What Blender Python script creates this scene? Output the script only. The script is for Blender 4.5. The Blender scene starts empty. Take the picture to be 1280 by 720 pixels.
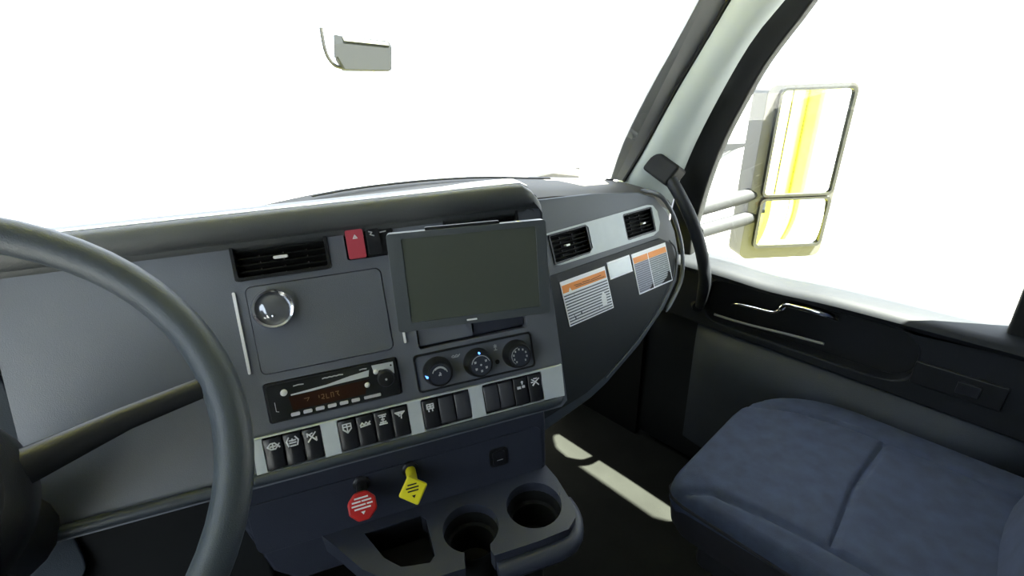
import bpy, bmesh, math, random
from math import sin, cos, radians, pi, hypot, atan2
from mathutils import Vector
from mathutils.geometry import tessellate_polygon
random.seed(4)
V = Vector
C = bpy.context.scene.collection
# ------------------------------------------------------------------ camera
F = 590.0
HEAD, PITCH, ROLL = radians(42), radians(24), radians(2)
EYE = V((-.38, 0, 1.34))
FW = V((sin(HEAD)*cos(PITCH), cos(HEAD)*cos(PITCH), -sin(PITCH)))
rt0 = V((cos(HEAD), -sin(HEAD), 0)); up0 = rt0.cross(FW)
RT = rt0*cos(ROLL) - up0*sin(ROLL); UP = rt0*sin(ROLL) + up0*cos(ROLL)
cam = bpy.data.cameras.new('camera'); camo = bpy.data.objects.new('camera', cam); C.objects.link(camo)
cam.sensor_width = 36; cam.lens = F/1280*36; cam.clip_start = .02; cam.clip_end = 500
from mathutils import Matrix
mm = Matrix((RT, UP, -FW)).transposed().to_4x4(); mm.translation = EYE
camo.matrix_world = mm
bpy.context.scene.camera = camo
# ------------------------------------------------------------------ sky, sun, exposure
sc = bpy.context.scene
w = bpy.data.worlds.new('sky'); sc.world = w; w.use_nodes = True
bg = w.node_tree.nodes['Background']; bg.inputs[0].default_value = (.86, .94, 1.06, 1); bg.inputs[1].default_value = 2.6
SUNDIR = V((-1/4.8, .36, -1.0))
sd = bpy.data.lights.new('sun', 'SUN'); so = bpy.data.objects.new('sun', sd); C.objects.link(so)
sd.energy = 92; sd.color = (1, .96, .84); sd.angle = radians(.6)
so.rotation_euler = SUNDIR.to_track_quat('-Z', 'Y').to_euler(); so.location = (3, -2, 8)
sc.view_settings.view_transform = 'Standard'; sc.view_settings.look = 'None'
sc.view_settings.exposure = 0.95; sc.view_settings.gamma = 1; sc.view_settings.use_curve_mapping = False

# ------------------------------------------------------------------ materials
MATS = {}
def mat(name, col, rough=.5, metal=0, grain=0, gscale=900, vary=0, vscale=8, spec=.5, emit=None, trans=None, coat=0):
    m = bpy.data.materials.new(name); m.use_nodes = True; nt = m.node_tree; b = nt.nodes['Principled BSDF']
    b.inputs['Base Color'].default_value = (*col, 1); b.inputs['Roughness'].default_value = rough
    b.inputs['Metallic'].default_value = metal; b.inputs['Specular IOR Level'].default_value = spec
    b.inputs['Coat Weight'].default_value = coat
    tc = nt.nodes.new('ShaderNodeTexCoord')
    if vary:
        n = nt.nodes.new('ShaderNodeTexNoise'); n.inputs['Scale'].default_value = vscale; n.inputs['Detail'].default_value = 6
        nt.links.new(tc.outputs['Object'], n.inputs['Vector'])
        r = nt.nodes.new('ShaderNodeValToRGB')
        r.color_ramp.elements[0].position = .3; r.color_ramp.elements[1].position = .7
        r.color_ramp.elements[0].color = (*[c*(1-vary) for c in col], 1); r.color_ramp.elements[1].color = (*[min(1, c*(1+vary)) for c in col], 1)
        nt.links.new(n.outputs['Fac'], r.inputs['Fac']); nt.links.new(r.outputs['Color'], b.inputs['Base Color'])
    if grain:
        n = nt.nodes.new('ShaderNodeTexNoise'); n.inputs['Scale'].default_value = gscale; n.inputs['Detail'].default_value = 2
        nt.links.new(tc.outputs['Object'], n.inputs['Vector'])
        bp = nt.nodes.new('ShaderNodeBump'); bp.inputs['Strength'].default_value = grain; bp.inputs['Distance'].default_value = .0006
        nt.links.new(n.outputs['Fac'], bp.inputs['Height']); nt.links.new(bp.outputs['Normal'], b.inputs['Normal'])
    if emit:
        b.inputs['Emission Color'].default_value = (*emit[:3], 1); b.inputs['Emission Strength'].default_value = emit[3]
    MATS[name] = m; return m
def glassmat(name, tint=(.97, .99, .98), haze=0.0, refl=.06):
    m = bpy.data.materials.new(name); m.use_nodes = True; nt = m.node_tree; nt.nodes.remove(nt.nodes['Principled BSDF'])
    out = nt.nodes['Material Output']
    t = nt.nodes.new('ShaderNodeBsdfTransparent'); t.inputs[0].default_value = (*tint, 1)
    g = nt.nodes.new('ShaderNodeBsdfGlossy'); g.inputs['Roughness'].default_value = .01
    lw = nt.nodes.new('ShaderNodeLayerWeight'); lw.inputs[0].default_value = .35
    mu = nt.nodes.new('ShaderNodeMath'); mu.operation = 'MULTIPLY_ADD'; mu.inputs[1].default_value = .3; mu.inputs[2].default_value = refl*.5
    nt.links.new(lw.outputs['Fresnel'], mu.inputs[0])
    mx = nt.nodes.new('ShaderNodeMixShader'); nt.links.new(mu.outputs[0], mx.inputs[0]); nt.links.new(t.outputs[0], mx.inputs[1]); nt.links.new(g.outputs[0], mx.inputs[2])
    last = mx
    if haze:
        tr = nt.nodes.new('ShaderNodeBsdfTranslucent'); tr.inputs[0].default_value = (.9, .95, .95, 1)
        m2 = nt.nodes.new('ShaderNodeMixShader'); m2.inputs[0].default_value = haze
        nt.links.new(mx.outputs[0], m2.inputs[1]); nt.links.new(tr.outputs[0], m2.inputs[2]); last = m2
    nt.links.new(last.outputs[0], out.inputs['Surface']); return m
silver2 = mat('satin_grey_trim', (.36, .40, .41), .42, metal=.15, vary=.04, vscale=40)
lip_m = mat('lip_plastic', (.040, .051, .064), .45, grain=.5, vary=.06)
dash = mat('dash_plastic', (.128, .142, .170), .45, grain=.5, vary=.06)  # base colour lightened to carry the haze veil over the upper panel
dashtop = mat('dash_top_plastic', (.070, .076, .078), .45, grain=.6, vary=.08)
glove_m = mat('glove_box_plastic', (.016, .020, .023), .55, spec=.2, grain=.5, vary=.06)
toppad_m = mat('top_pad_plastic', (.046, .044, .038), .65, grain=.5, vary=.08)
navy = mat('lower_dash_plastic', (.033, .038, .054), .45, spec=.3, grain=.5, vary=.06)
door_m = mat('door_plastic', (.012, .014, .017), .5, spec=.25, grain=.5, vary=.08)
doorpad = mat('door_padding', (.024, .031, .045), .7, grain=.8, gscale=400, vary=.1)
black = mat('black_plastic', (.009, .010, .011), .35, grain=.2)
rubber = mat('black_rubber', (.009, .010, .010), .65, vary=.2, spec=.2)
switch_m = mat('switch_plastic', (.014, .015, .018), .28)
blank_m = mat('blank_switch_plastic', (.050, .052, .060), .3)
silver = mat('silver_trim', (.62, .67, .70), .42, metal=.15, vary=.04, vscale=40)
chrome = mat('chrome', (.85, .86, .88), .12, metal=1)
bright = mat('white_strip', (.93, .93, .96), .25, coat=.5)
white = mat('white_print', (.8, .82, .84), .5)
greyprint = mat('grey_print', (.48, .51, .53), .5)
pillar_m = mat('pillar_trim', (.37, .42, .42), .6, grain=.3, vary=.04)
frit = mat('windscreen_border', (.13, .135, .14), .5, vary=.1)
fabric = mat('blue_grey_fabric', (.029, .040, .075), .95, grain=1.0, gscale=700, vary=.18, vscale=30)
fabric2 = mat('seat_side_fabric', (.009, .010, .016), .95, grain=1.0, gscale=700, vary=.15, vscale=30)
vinyl = mat('dark_vinyl', (.015, .016, .02), .6, grain=.5)
floor_m = mat('floor_mat', (.013, .014, .012), .9, spec=.06, grain=1, gscale=250, vary=.12)
lining = mat('cab_lining', (.17, .18, .19), .85, grain=.6, vary=.06)
red = mat('red_plastic', (.50, .015, .014), .4)
hazred = mat('hazard_red', (.48, .06, .09), .4)
yellow = mat('yellow_plastic', (.80, .72, .02), .4)
paint = mat('yellow_paint', (.60, .58, .08), .3, coat=.5)
concrete = mat('concrete_ground', (.15, .15, .15), .9, grain=1, gscale=30, vary=.08, vscale=1)
grey_m = mat('grey_metal', (.17, .175, .175), .45)
arm_m = mat('mirror_arm_paint', (.012, .013, .014), .6, spec=.2)
mirror_back = mat('mirror_housing_plastic', (.008, .010, .012), .7, spec=.15)
mirror_side = mat('pale_mirror_housing', (.07, .07, .07), .6, spec=.2)
mirror_gl = mat('mirror_glass', (.9, .92, .92), .02, metal=1)
orange = mat('orange_print', (.80, .27, .03), .5)
paper = mat('paper_label', (.88, .90, .95), .45)
blueled = mat('blue_indicator', (.1, .3, .9), .4, emit=(.1, .3, 1, 1.6))
amber = mat('amber_display', (.12, .06, .02), .4, emit=(1, .5, .12, .02))
display = mat('radio_display', (.03, .012, .006), .12)
radio_face = mat('radio_face_gloss', (.02, .022, .022), .12)
button_w = mat('pale_button', (.62, .62, .68), .35)
screen_m = mat('monitor_screen', (.062, .072, .058), .2, spec=.6)
bezel_m = mat('monitor_bezel', (.056, .066, .074), .42, grain=.3)
dial_face = mat('dial_face', (.25, .26, .28), .08, metal=.6)
hull = mat('white_hood_paint', (.8, .8, .8), .3)
# label print: lines of small print as flat print
def printmat(name, base, ink, rows, seed):
    m = bpy.data.materials.new(name); m.use_nodes = True; nt = m.node_tree; b = nt.nodes['Principled BSDF']; b.inputs['Roughness'].default_value = .45
    tc = nt.nodes.new('ShaderNodeTexCoord'); sp = nt.nodes.new('ShaderNodeSeparateXYZ'); nt.links.new(tc.outputs['UV'], sp.inputs[0])
    def math_(op, a, bb=None, c=None):
        n = nt.nodes.new('ShaderNodeMath'); n.operation = op
        for i, x in enumerate((a, bb, c)):
            if x is None: continue
            if isinstance(x, (int, float)): n.inputs[i].default_value = x
            else: nt.links.new(x, n.inputs[i])
        return n.outputs[0]
    fr = math_('FRACT', math_('MULTIPLY', sp.outputs['Y'], rows))
    line = math_('GREATER_THAN', fr, .45)
    rowi = math_('FLOOR', math_('MULTIPLY', sp.outputs['Y'], rows))
    cx = nt.nodes.new('ShaderNodeCombineXYZ'); nt.links.new(math_('MULTIPLY', sp.outputs['X'], 12.0), cx.inputs[0]); nt.links.new(math_('MULTIPLY', rowi, 7.31+seed), cx.inputs[1])
    nz = nt.nodes.new('ShaderNodeTexNoise'); nz.inputs['Scale'].default_value = 1.0; nz.inputs['Detail'].default_value = 2; nt.links.new(cx.outputs[0], nz.inputs['Vector'])
    word = math_('GREATER_THAN', nz.outputs['Fac'], .33)
    f = math_('MULTIPLY', line, word)
    mx = nt.nodes.new('ShaderNodeMix'); mx.data_type = 'RGBA'; mx.inputs[6].default_value = (*base, 1); mx.inputs[7].default_value = (*ink, 1)
    nt.links.new(f, mx.inputs[0]); nt.links.new(mx.outputs[2], b.inputs['Base Color']); return m
print_dark = printmat('small_print_light_on_dark', (.045, .055, .08), (.75, .78, .82), 11, 0)
print_pale = printmat('small_print_dark_on_grey', (.36, .40, .42), (.10, .12, .14), 14, 3)
print_grey = printmat('small_print_violet_grey', (.28, .30, .38), (.08, .09, .12), 14, 5)
glass_ws = glassmat('windscreen_glass', haze=0.0)
glass_side = glassmat('side_glass')

# ------------------------------------------------------------------ frames and mesh helpers
class Fr:
    def __init__(s, o, u, v, n): s.o, s.u, s.v, s.n = V(o), V(u), V(v), V(n)
    def P(s, u, v, d=0): return s.o + s.u*u + s.v*v + s.n*d
    def at(s, u, v, d=0): return Fr(s.P(u, v, d), s.u, s.v, s.n)
def panel_frame(o, yaw, tilt):
    a, t = radians(yaw), radians(tilt)
    u = V((cos(a), -sin(a), 0)); n = V((-sin(a)*cos(t), -cos(a)*cos(t), sin(t)))
    return Fr(o, u, n.cross(u), n)
def ray(px, py): return FW*F + RT*(px-640) + UP*(360-py)
def on_axis(px, py, ax, val):
    d = ray(px, py); return EYE + d*((val-EYE[ax])/d[ax])
def on_fr(fr, px, py, d=0):
    r = ray(px, py); o = fr.P(0, 0, d); p = EYE + r*((o-EYE).dot(fr.n)/r.dot(fr.n)) - fr.o
    return (p.dot(fr.u), p.dot(fr.v))
def world_loc(o):
    p = V(o.location)
    while o.parent: o = o.parent; p += V(o.location)
    return p
class MB:
    def __init__(s): s.v, s.f, s.uv = [], [], None
    def add(s, vs, fs):
        k = len(s.v); s.v += [V(x) for x in vs]; s.f += [tuple(i+k for i in f) for f in fs]; return s
    def box(s, fr, u0, u1, v0, v1, d0, d1):
        vs = [fr.P(u, v, d) for d in (d0, d1) for v in (v0, v1) for u in (u0, u1)]
        return s.add(vs, [(0, 2, 3, 1), (4, 5, 7, 6), (0, 1, 5, 4), (2, 6, 7, 3), (0, 4, 6, 2), (1, 3, 7, 5)])
    def wbox(s, x0, x1, y0, y1, z0, z1): return s.box(WF, x0, x1, y0, y1, z0, z1)
    def prism(s, fr, loops, d0, d1):
        if not isinstance(loops[0][0], (tuple, list, Vector)): loops = [loops]
        flat = [p for l in loops for p in l]
        tri = tessellate_polygon([[V((p[0], p[1], 0)) for p in l] for l in loops])
        n = len(flat)
        vs = [fr.P(p[0], p[1], d0) for p in flat] + [fr.P(p[0], p[1], d1) for p in flat]
        fs = [tuple(t) for t in tri] + [tuple(i+n for i in reversed(t)) for t in tri]
        k = 0
        for l in loops:
            m = len(l)
            for i in range(m):
                a, b = k+i, k+(i+1) % m; fs.append((a, b, b+n, a+n))
            k += m
        return s.add(vs, fs)
    def lathe(s, fr, cu, cv, prof, n=28, cap=True):      # prof: (radius, d)
        vs = []; fs = []
        for r, d in prof:
            for i in range(n):
                a = 2*pi*i/n; vs.append(fr.P(cu+r*cos(a), cv+r*sin(a), d))
        for j in range(len(prof)-1):
            for i in range(n):
                a = j*n+i; b = j*n+(i+1) % n; fs.append((a, b, b+n, a+n))
        if cap and prof[0][0] > 1e-5: fs.append(tuple(range(n)))
        if prof[-1][0] > 1e-5: fs.append(tuple((len(prof)-1)*n+i for i in reversed(range(n))))
        return s.add(vs, fs)
    def ring(s, fr, cu, cv, prof, n=32):       # closed profile ring
        vs = []; fs = []; m = len(prof)
        for r, d in prof:
            for i in range(n):
                a = 2*pi*i/n; vs.append(fr.P(cu+r*cos(a), cv+r*sin(a), d))
        for j in range(m):
            for i in range(n):
                a = j*n+i; b = j*n+(i+1) % n; k = ((j+1) % m)*n; fs.append((a, b, k+(i+1) % n, k+i))
        return s.add(vs, fs)
    def grid(s, rows):
        n = len(rows[0]); vs = [p for r in rows for p in r]
        fs = [(j*n+i, j*n+i+1, (j+1)*n+i+1, (j+1)*n+i) for j in range(len(rows)-1) for i in range(n-1)]
        return s.add(vs, fs)
    def slab(s, rows, off):                    # grid with thickness along off
        n, m = len(rows[0]), len(rows); off = V(off)
        vs = [p for r in rows for p in r]; vs += [V(p)+off for p in vs]; N = n*m; fs = []
        for j in range(m-1):
            for i in range(n-1):
                a = (j*n+i, j*n+i+1, (j+1)*n+i+1, (j+1)*n+i); fs.append(a); fs.append(tuple(x+N for x in reversed(a)))
        bd = [i for i in range(n)] + [j*n+n-1 for j in range(1, m)] + [(m-1)*n+i for i in range(n-2, -1, -1)] + [j*n for j in range(m-2, 0, -1)]
        for i in range(len(bd)):
            a, b = bd[i], bd[(i+1) % len(bd)]; fs.append((a, b, b+N, a+N))
        return s.add(vs, fs)
    def tube(s, pts, r, n=10, closed=False, flat=1.0, ref=V((0, 0, 1))):
        pts = [V(p) for p in pts]; m = len(pts); vs = []; fs = []
        for i, p in enumerate(pts):
            if closed: t = pts[(i+1) % m]-pts[i-1]
            else: t = pts[min(i+1, m-1)]-pts[max(i-1, 0)]
            t.normalize(); a = t.cross(ref)
            if a.length < 1e-3: a = t.cross(V((1, 0, 0)))
            a.normalize(); b = t.cross(a); rr = r[i] if isinstance(r, (list, tuple)) else r
            for k in range(n):
                q = 2*pi*k/n; vs.append(p + a*rr*cos(q) + b*rr*flat*sin(q))
        for j in range(m if closed else m-1):
            for k in range(n):
                a0 = j*n+k; a1 = j*n+(k+1) % n; b0 = ((j+1) % m)*n+k; b1 = ((j+1) % m)*n+(k+1) % n
                fs.append((a0, a1, b1, b0))
        if not closed: fs.append(tuple(range(n))); fs.append(tuple((m-1)*n+k for k in reversed(range(n))))
        return s.add(vs, fs)
    def strokes(s, fr, cu, cv, sz, lines, th, d0, d1):   # flat printed strokes, unit coords
        for l in lines:
            for (a, b) in zip(l, l[1:]):
                a2 = V((cu+a[0]*sz, cv+a[1]*sz)); b2 = V((cu+b[0]*sz, cv+b[1]*sz)); t = (b2-a2)
                if t.length < 1e-6: continue
                t.normalize(); nn = V((-t.y, t.x))*th; e = t*th*.6
                q = [a2-e+nn, a2-e-nn, b2+e-nn, b2+e+nn]
                s.prism(fr, [(p.x, p.y) for p in q], d0, d1)
        return s
    def build(s, name, m, parent=None, bevel=0, seg=2, smooth=False, sub=0, origin=None, pick=None):
        me = bpy.data.meshes.new(name)
        base = world_loc(parent) if parent else V((0, 0, 0))
        cen = V(origin) if origin is not None else sum(s.v, V((0, 0, 0)))/len(s.v)
        me.from_pydata([tuple(p-cen) for p in s.v], [], s.f); me.update()
        bm = bmesh.new(); bm.from_mesh(me)
        bmesh.ops.remove_doubles(bm, verts=bm.verts, dist=1e-6)
        bmesh.ops.recalc_face_normals(bm, faces=bm.faces); bm.to_mesh(me); bm.free()
        me.materials.append(m)
        o = bpy.data.objects.new(name, me); C.objects.link(o)
        if parent: o.parent = parent
        o.location = cen-base
        if sub:
            md = o.modifiers.new('sub', 'SUBSURF'); md.levels = sub; md.render_levels = sub
        if bevel:
            md = o.modifiers.new('bevel', 'BEVEL'); md.width = bevel; md.segments = seg; md.limit_method = 'ANGLE'; md.angle_limit = radians(38)
            md.harden_normals = True; smooth = True
            if pick:
                md.limit_method = 'WEIGHT'; at = me.attributes.new('bevel_weight_edge', 'FLOAT', 'EDGE')
                for e in me.edges: at.data[e.index].value = 1.0 if pick(me.vertices[e.vertices[0]].co+cen, me.vertices[e.vertices[1]].co+cen) else 0.0
        if smooth:
            me.shade_smooth()
            if not sub: me.set_sharp_from_angle(angle=radians(48))
        return o
WF = Fr((0, 0, 0), (1, 0, 0), (0, 1, 0), (0, 0, 1))
def tag(o, label=None, cat=None, group=None, kind=None):
    if label: o['label'] = label
    if cat: o['category'] = cat
    if group: o['group'] = group
    if kind: o['kind'] = kind
    return o
def thing(name, loc, label=None, cat=None, group=None, kind=None):
    o = bpy.data.objects.new(name, None); C.objects.link(o); o.location = loc; o.empty_display_size = .05
    return tag(o, label, cat, group, kind)
def rr(u0, u1, v0, v1, r, n=4):
    out = []
    for cx, cy, a0 in ((u1-r, v1-r, 0), (u0+r, v1-r, 90), (u0+r, v0+r, 180), (u1-r, v0+r, 270)):
        for i in range(n+1):
            a = radians(a0+90*i/n); out.append((cx+r*cos(a), cy+r*sin(a)))
    return out
def circ(cu, cv, r, n=28): return [(cu+r*cos(2*pi*i/n), cv+r*sin(2*pi*i/n)) for i in range(n)]
def smoothpath(pts, k=4):                       # catmull-rom
    pts = [V(p) for p in pts]; out = []
    for i in range(len(pts)-1):
        p0 = pts[max(i-1, 0)]; p1 = pts[i]; p2 = pts[i+1]; p3 = pts[min(i+2, len(pts)-1)]
        for j in range(k):
            t = j/k; out.append(.5*((2*p1)+(p2-p0)*t+(2*p0-5*p1+4*p2-p3)*t*t+(3*p1-p0-3*p2+p3)*t**3))
    out.append(pts[-1]); return out
P1 = panel_frame(on_axis(420, 485, 1, .56), 22.6, 20)     # centre stack, turned to the driver
P2 = panel_frame(on_axis(750, 295, 1, .70), 5, 20)        # passenger side of the dashboard

# ------------------------------------------------------------------ structure: shell
st = lambda o: tag(o, kind='structure')
b = MB(); b.wbox(-1.06, 1.06, -1.0, 1.2, -.03, 0); st(b.build('floor', floor_m))
b = MB(); b.wbox(-1.06, 1.06, -1.0, .52, 1.84, 1.88); st(b.build('ceiling', lining))
b = MB(); b.wbox(-1.1, 1.1, -1.06, -1.0, -.05, 1.88); st(b.build('wall_back', lining))
b = MB(); b.wbox(-1.04, 1.04, 1.17, 1.2, 0, 1.02); st(b.build('wall_front', rubber))
# windscreen
base_path = [(-.84, .88, 1.05), (-.6, 1.0, 1.08), (-.25, 1.10, 1.104), (0, 1.125, 1.112), (.25, 1.10, 1.104), (.57, 1.01, 1.078), (.845, .865, 1.045)]
top_path = [(-.66, .35, 1.86), (-.5, .44, 1.86), (-.25, .50, 1.86), (0, .52, 1.86), (.25, .50, 1.86), (.5, .44, 1.86), (.66, .35, 1.86)]
bp = smoothpath(base_path, 4); tp = smoothpath(top_path, 4)
rows = [[bp[i].lerp(tp[i], t/6) for i in range(len(bp))] for t in range(7)]
ws = thing('window_1', (0, 1.1, 1.1), kind='structure')
MB().grid(rows).build('window_pane', glass_ws, ws, smooth=True)
# dark border (frit) beside the pillar, pillar trims
def edgepts(l, ys): return [on_axis(px, py, 1, y) for (px, py), y in zip(l, ys)]
W_px = [(778, 226), (800, 190), (840, 117), (880, 50), (910, -2), (940, -55), (985, -130)]
W_y = [.85, .80, .72, .65, .595, .54, .46]
Wp = smoothpath(edgepts(W_px, W_y), 3)
B_px = [(764, 224), (779, 180), (810, 117), (848, 48), (877, -6), (905, -60), (948, -140)]
Bp = smoothpath(edgepts(B_px, [y+.035 for y in W_y]), 3)
MB().slab([Bp, [a.lerp(b_, .5)+V((.004, -.006, 0)) for a, b_ in zip(Bp, Wp)], Wp], (.012, .012, 0)).build('border', frit, ws, smooth=True)
MB().tube([p+V((-.002, -.006, 0)) for p in Wp], .0055, 8).build('seal', rubber, ws, smooth=True)
mir = lambda pts: [V((-p.x, p.y, p.z)) for p in pts]
MB().slab([mir(Bp), mir(Wp)], (-.012, .012, 0)).build('border', frit, ws)
MB().tube(mir(Wp), .0055, 8).build('seal', rubber, ws, smooth=True)
D_px = [(838, 262), (846, 236), (868, 182), (904, 112), (942, 48), (985, -4), (1030, -60), (1085, -120)]
D_x = [.955, .955, .95, .94, .925, .91, .895, .87]
Dp = smoothpath([on_axis(px, py, 0, x) for (px, py), x in zip(D_px, D_x)], 3)
def resample(pts, n):
    L = [0]
    for a, b_ in zip(pts, pts[1:]): L.append(L[-1]+(b_-a).length)
    out = []
    for k in range(n):
        t = L[-1]*k/(n-1); i = 0
        while i < len(L)-2 and L[i+1] < t: i += 1
        out.append(pts[i].lerp(pts[i+1], (t-L[i])/max(1e-9, L[i+1]-L[i])))
    return out
W2, D2 = resample([Wp[0]+V((.03, -.03, -.10))]+Wp, 20), resample([Dp[0]+V((0, 0, -.05))]+Dp, 20)
def pillar(Wl, Dl, sx):
    rows = []
    for t in (0, .12, .35, .65, .88, 1):
        bul = .028*math.sin(pi*t)**.7
        rows.append([a.lerp(b_, t)+V((-sx*bul*.75, -bul*.65, 0)) for a, b_ in zip(Wl, Dl)])
    return MB().slab(rows, (sx*.03, .05, 0))
st(pillar(W2, D2, 1).build('trim_1', pillar_m, smooth=True))
st(pillar(mir(W2), mir(D2), -1).build('trim_2', pillar_m, smooth=True))
MB().wbox(-.70, .70, .30, .54, 1.82, 1.88).build('trim_3', lining); st(bpy.data.objects['trim_3'])

b = MB(); b.wbox(-.80, .80, .50, .92, 1.90, 1.93); st(b.build('added_sun_shade', paint, bevel=.01))  # unseen visor over the windscreen, added to keep sun off the dash top

# ------------------------------------------------------------------ passenger door (right) and driver door (left)
fe_px = [(868, 300), (876, 268), (890, 222), (908, 176), (934, 126), (962, 78), (1003, 24), (1046, -30), (1110, -70)]
FE = [on_axis(px, py, 0, 1.0) for px, py in fe_px]          # front edge of the opening
FE = smoothpath(FE, 3)
FE = [V((1.0, p.y, min(p.z, 1.60))) for p in FE]
rear_top = V((1.0, -.45, 1.60)); rear_bot = V((1.0, -.47, .80))
open_yz = [(p.y, p.z) for p in FE] + [(.1, 1.64), (-.03, 1.64), (-.06, .80), (.66, .80)]
DF = Fr((1.0, 0, 0), (0, 1, 0), (0, 0, 1), (-1, 0, 0))
DL = Fr((-1.0, 0, 0), (0, 1, 0), (0, 0, 1), (1, 0, 0))
def make_door(nm, fr, sx):
    d = thing(nm, (sx*1.0, .1, .4), kind='structure')
    # upper window frame: outline around the opening down to the sill
    front = [(p.y+.085+.02*(i/len(FE)), p.z+.015) for i, p in enumerate(FE)]
    outer = [(.80, .80)] + front + [(.25, 1.70), (-.20, 1.70), (-.20, .80)]
    MB().prism(fr, [outer, list(reversed(open_yz))], -.02, .02).build('window_frame', rubber, d, bevel=.006)
    MB().prism(fr, [(.80, .02), (.80, .79), (-.20, .79), (-.20, .02)], -.05, .0).build('door_panel', door_m, d, bevel=.004)
    MB().prism(Fr(fr.P(0, 0, -.056), fr.u, fr.v, fr.n), [(.80, -.3), (.80, .77), (-.20, .77), (-.20, -.3)], -.004, .004).build('outer_skin', paint, d)
    MB().box(fr, -.08, .70, .79, 1.66, -.002, .002).build('window_pane', glass_side, d)
    return d
d1 = make_door('door_1', DF, 1)
d2 = make_door('door_2', DL, -1)
# sill cap of the passenger door: profile swept along y with a gentle dip
def sweep_y(ys, prof, dz=lambda y: 0, sx=1):
    return [[V((sx*(1.0-d), y, z+dz(y))) for d, z in prof] for y in ys]
dip = lambda y: -.008*math.exp(-((y-.40)/.10)**2)
ys = [.80-.04*i for i in range(26)]
capp = [(-.05, .77), (-.05, .806), (-.02, .812), (.045, .806), (.066, .799), (.071, .788), (.062, .776), (0, .775)]
for dd, sx in ((d1, 1), (d2, -1)):
    MB().slab(sweep_y(ys, capp, dip, sx), (sx*.002, 0, -.002)).build('sill_cap', door_m, dd, smooth=True)
# padded upper board with the recess for the handle
lower = smoothpath([on_axis(px, py, 0, .955) for px, py in [(868, 470), (868, 448), (885, 432), (930, 420), (965, 425), (1005, 436), (1080, 452), (1180, 480)]], 3)
rec = rr(.06, .585, .622, .760, .055, 6)
MB().prism(DF, [[(.78, .60), (.78, .785), (-.20, .785), (-.20, .58)], list(reversed(rec))], 0, .045).build('upper_board', door_m, d1, bevel=.008, seg=3)
MB().prism(DF, rec, -.004, .004).build('recess', black, d1)

def onDF(px, py, d): return EYE + ray(px, py)*((1.0-d-EYE.x)/ray(px, py).x)
MB().tube(smoothpath([onDF(915, 381, .02), onDF(922, 380, .045), onDF(945, 385, .05), onDF(967, 390, .05), onDF(976, 386, .05), onDF(984, 381, .05), onDF(1000, 384, .048), onDF(1030, 392, .045), onDF(1045, 398, .02)], 4), [.0045]*16+[.009]*17, 10).build('pull_handle', chrome, d1, smooth=True)
MB().tube(smoothpath([onDF(893, 393, .046), onDF(915, 400, .05), onDF(940, 407, .052), onDF(985, 418, .052), onDF(1030, 430, .05)], 4), .004, 8).build('recess_rim', grey_m, d1, smooth=True)
MB().box(DF, -.1, .06, .64, .70, .045, .052).build('window_switch_plate', black, d1, bevel=.003)
MB().box(DF, -.06, -.02, .655, .685, .052, .058).build('window_switch', switch_m, d1, bevel=.002)
# armrest bulge under the board
ar = []
for t in range(15):
    a = t/14; z = .605-.50*a; bul = .085*(1-(1-min(1, a*4))**2)**.5*(1-.75*max(0, (a-.25)/.75))
    ar.append([V((1.0-.0-bul*min(1, max(.0, (1-abs((y-.21)/.41)**6))), y, z)) for y in [.61-.0325*i for i in range(26)]])
MB().grid(ar).build('armrest', doorpad, d1, smooth=True)
MB().box(DL, -.16, .6, .5, .72, 0, .06).build('upper_board', door_m, d2, bevel=.01)
MB().box(DL, -.16, .5, .28, .45, 0, .08).build('armrest', doorpad, d2, bevel=.02)
b = MB(); b.prism(DF, [(-.20, -.3), (-.20, 1.88), (-2.7, 1.95), (-2.7, -.3)], -.10, -.05); st(b.build('wall_right', paint))
b = MB(); b.prism(DF, [(-.20, 0), (-.20, 1.84), (-1.02, 1.84), (-1.02, 0)], -.05, -.02); st(b.build('wall_right', lining))
b = MB(); b.prism(DL, [(-.20, 0), (-.20, 1.84), (-1.02, 1.84), (-1.02, 0)], -.05, -.02); st(b.build('wall_left', lining))
# cowl side panels at the feet, in front of the doors, and roof side rails
b = MB(); b.wbox(.985, 1.03, .80, 1.19, 0, .93); st(b.build('wall_right', rubber))
b = MB(); b.wbox(-1.03, -.985, .80, 1.19, 0, .93); st(b.build('wall_left', rubber))
b = MB(); b.prism(Fr((0, 0, 0), (1, 0, 0), (0, 0, 1), (0, -1, 0)), [(.86, 1.84), (1.03, 1.70), (1.05, 1.72), (1.06, 1.88), (.86, 1.88)], -.45, 1.0); st(b.build('trim_4', lining))
b = MB(); b.prism(Fr((0, 0, 0), (1, 0, 0), (0, 0, 1), (0, -1, 0)), [(-.86, 1.84), (-1.03, 1.70), (-1.05, 1.72), (-1.06, 1.88), (-.86, 1.88)], -.45, 1.0); st(b.build('trim_5', lining))

# ------------------------------------------------------------------ outside
b = MB(); b.wbox(-60, 60, -60, 60, -1.3, -1.25); st(b.build('ground', concrete))
hood = thing('truck_hood', (0, 1.9, -.2), 'yellow sloping truck hood below the windscreen', 'hood')
rows = []
for y, z, wd in ((1.22, .98, .95), (1.6, .90, .92), (2.1, .74, .88), (2.6, .50, .82), (2.9, .1, .78), (2.95, -.6, .75)):
    rows.append([V((wd*k, y-.06*abs(k)**3*2, z-.25*abs(k)**4)) for k in [i/6-1 for i in range(13)]])
MB().slab(rows, (0, -.03, -.05)).build('hood_skin', paint, hood, smooth=True)

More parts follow.
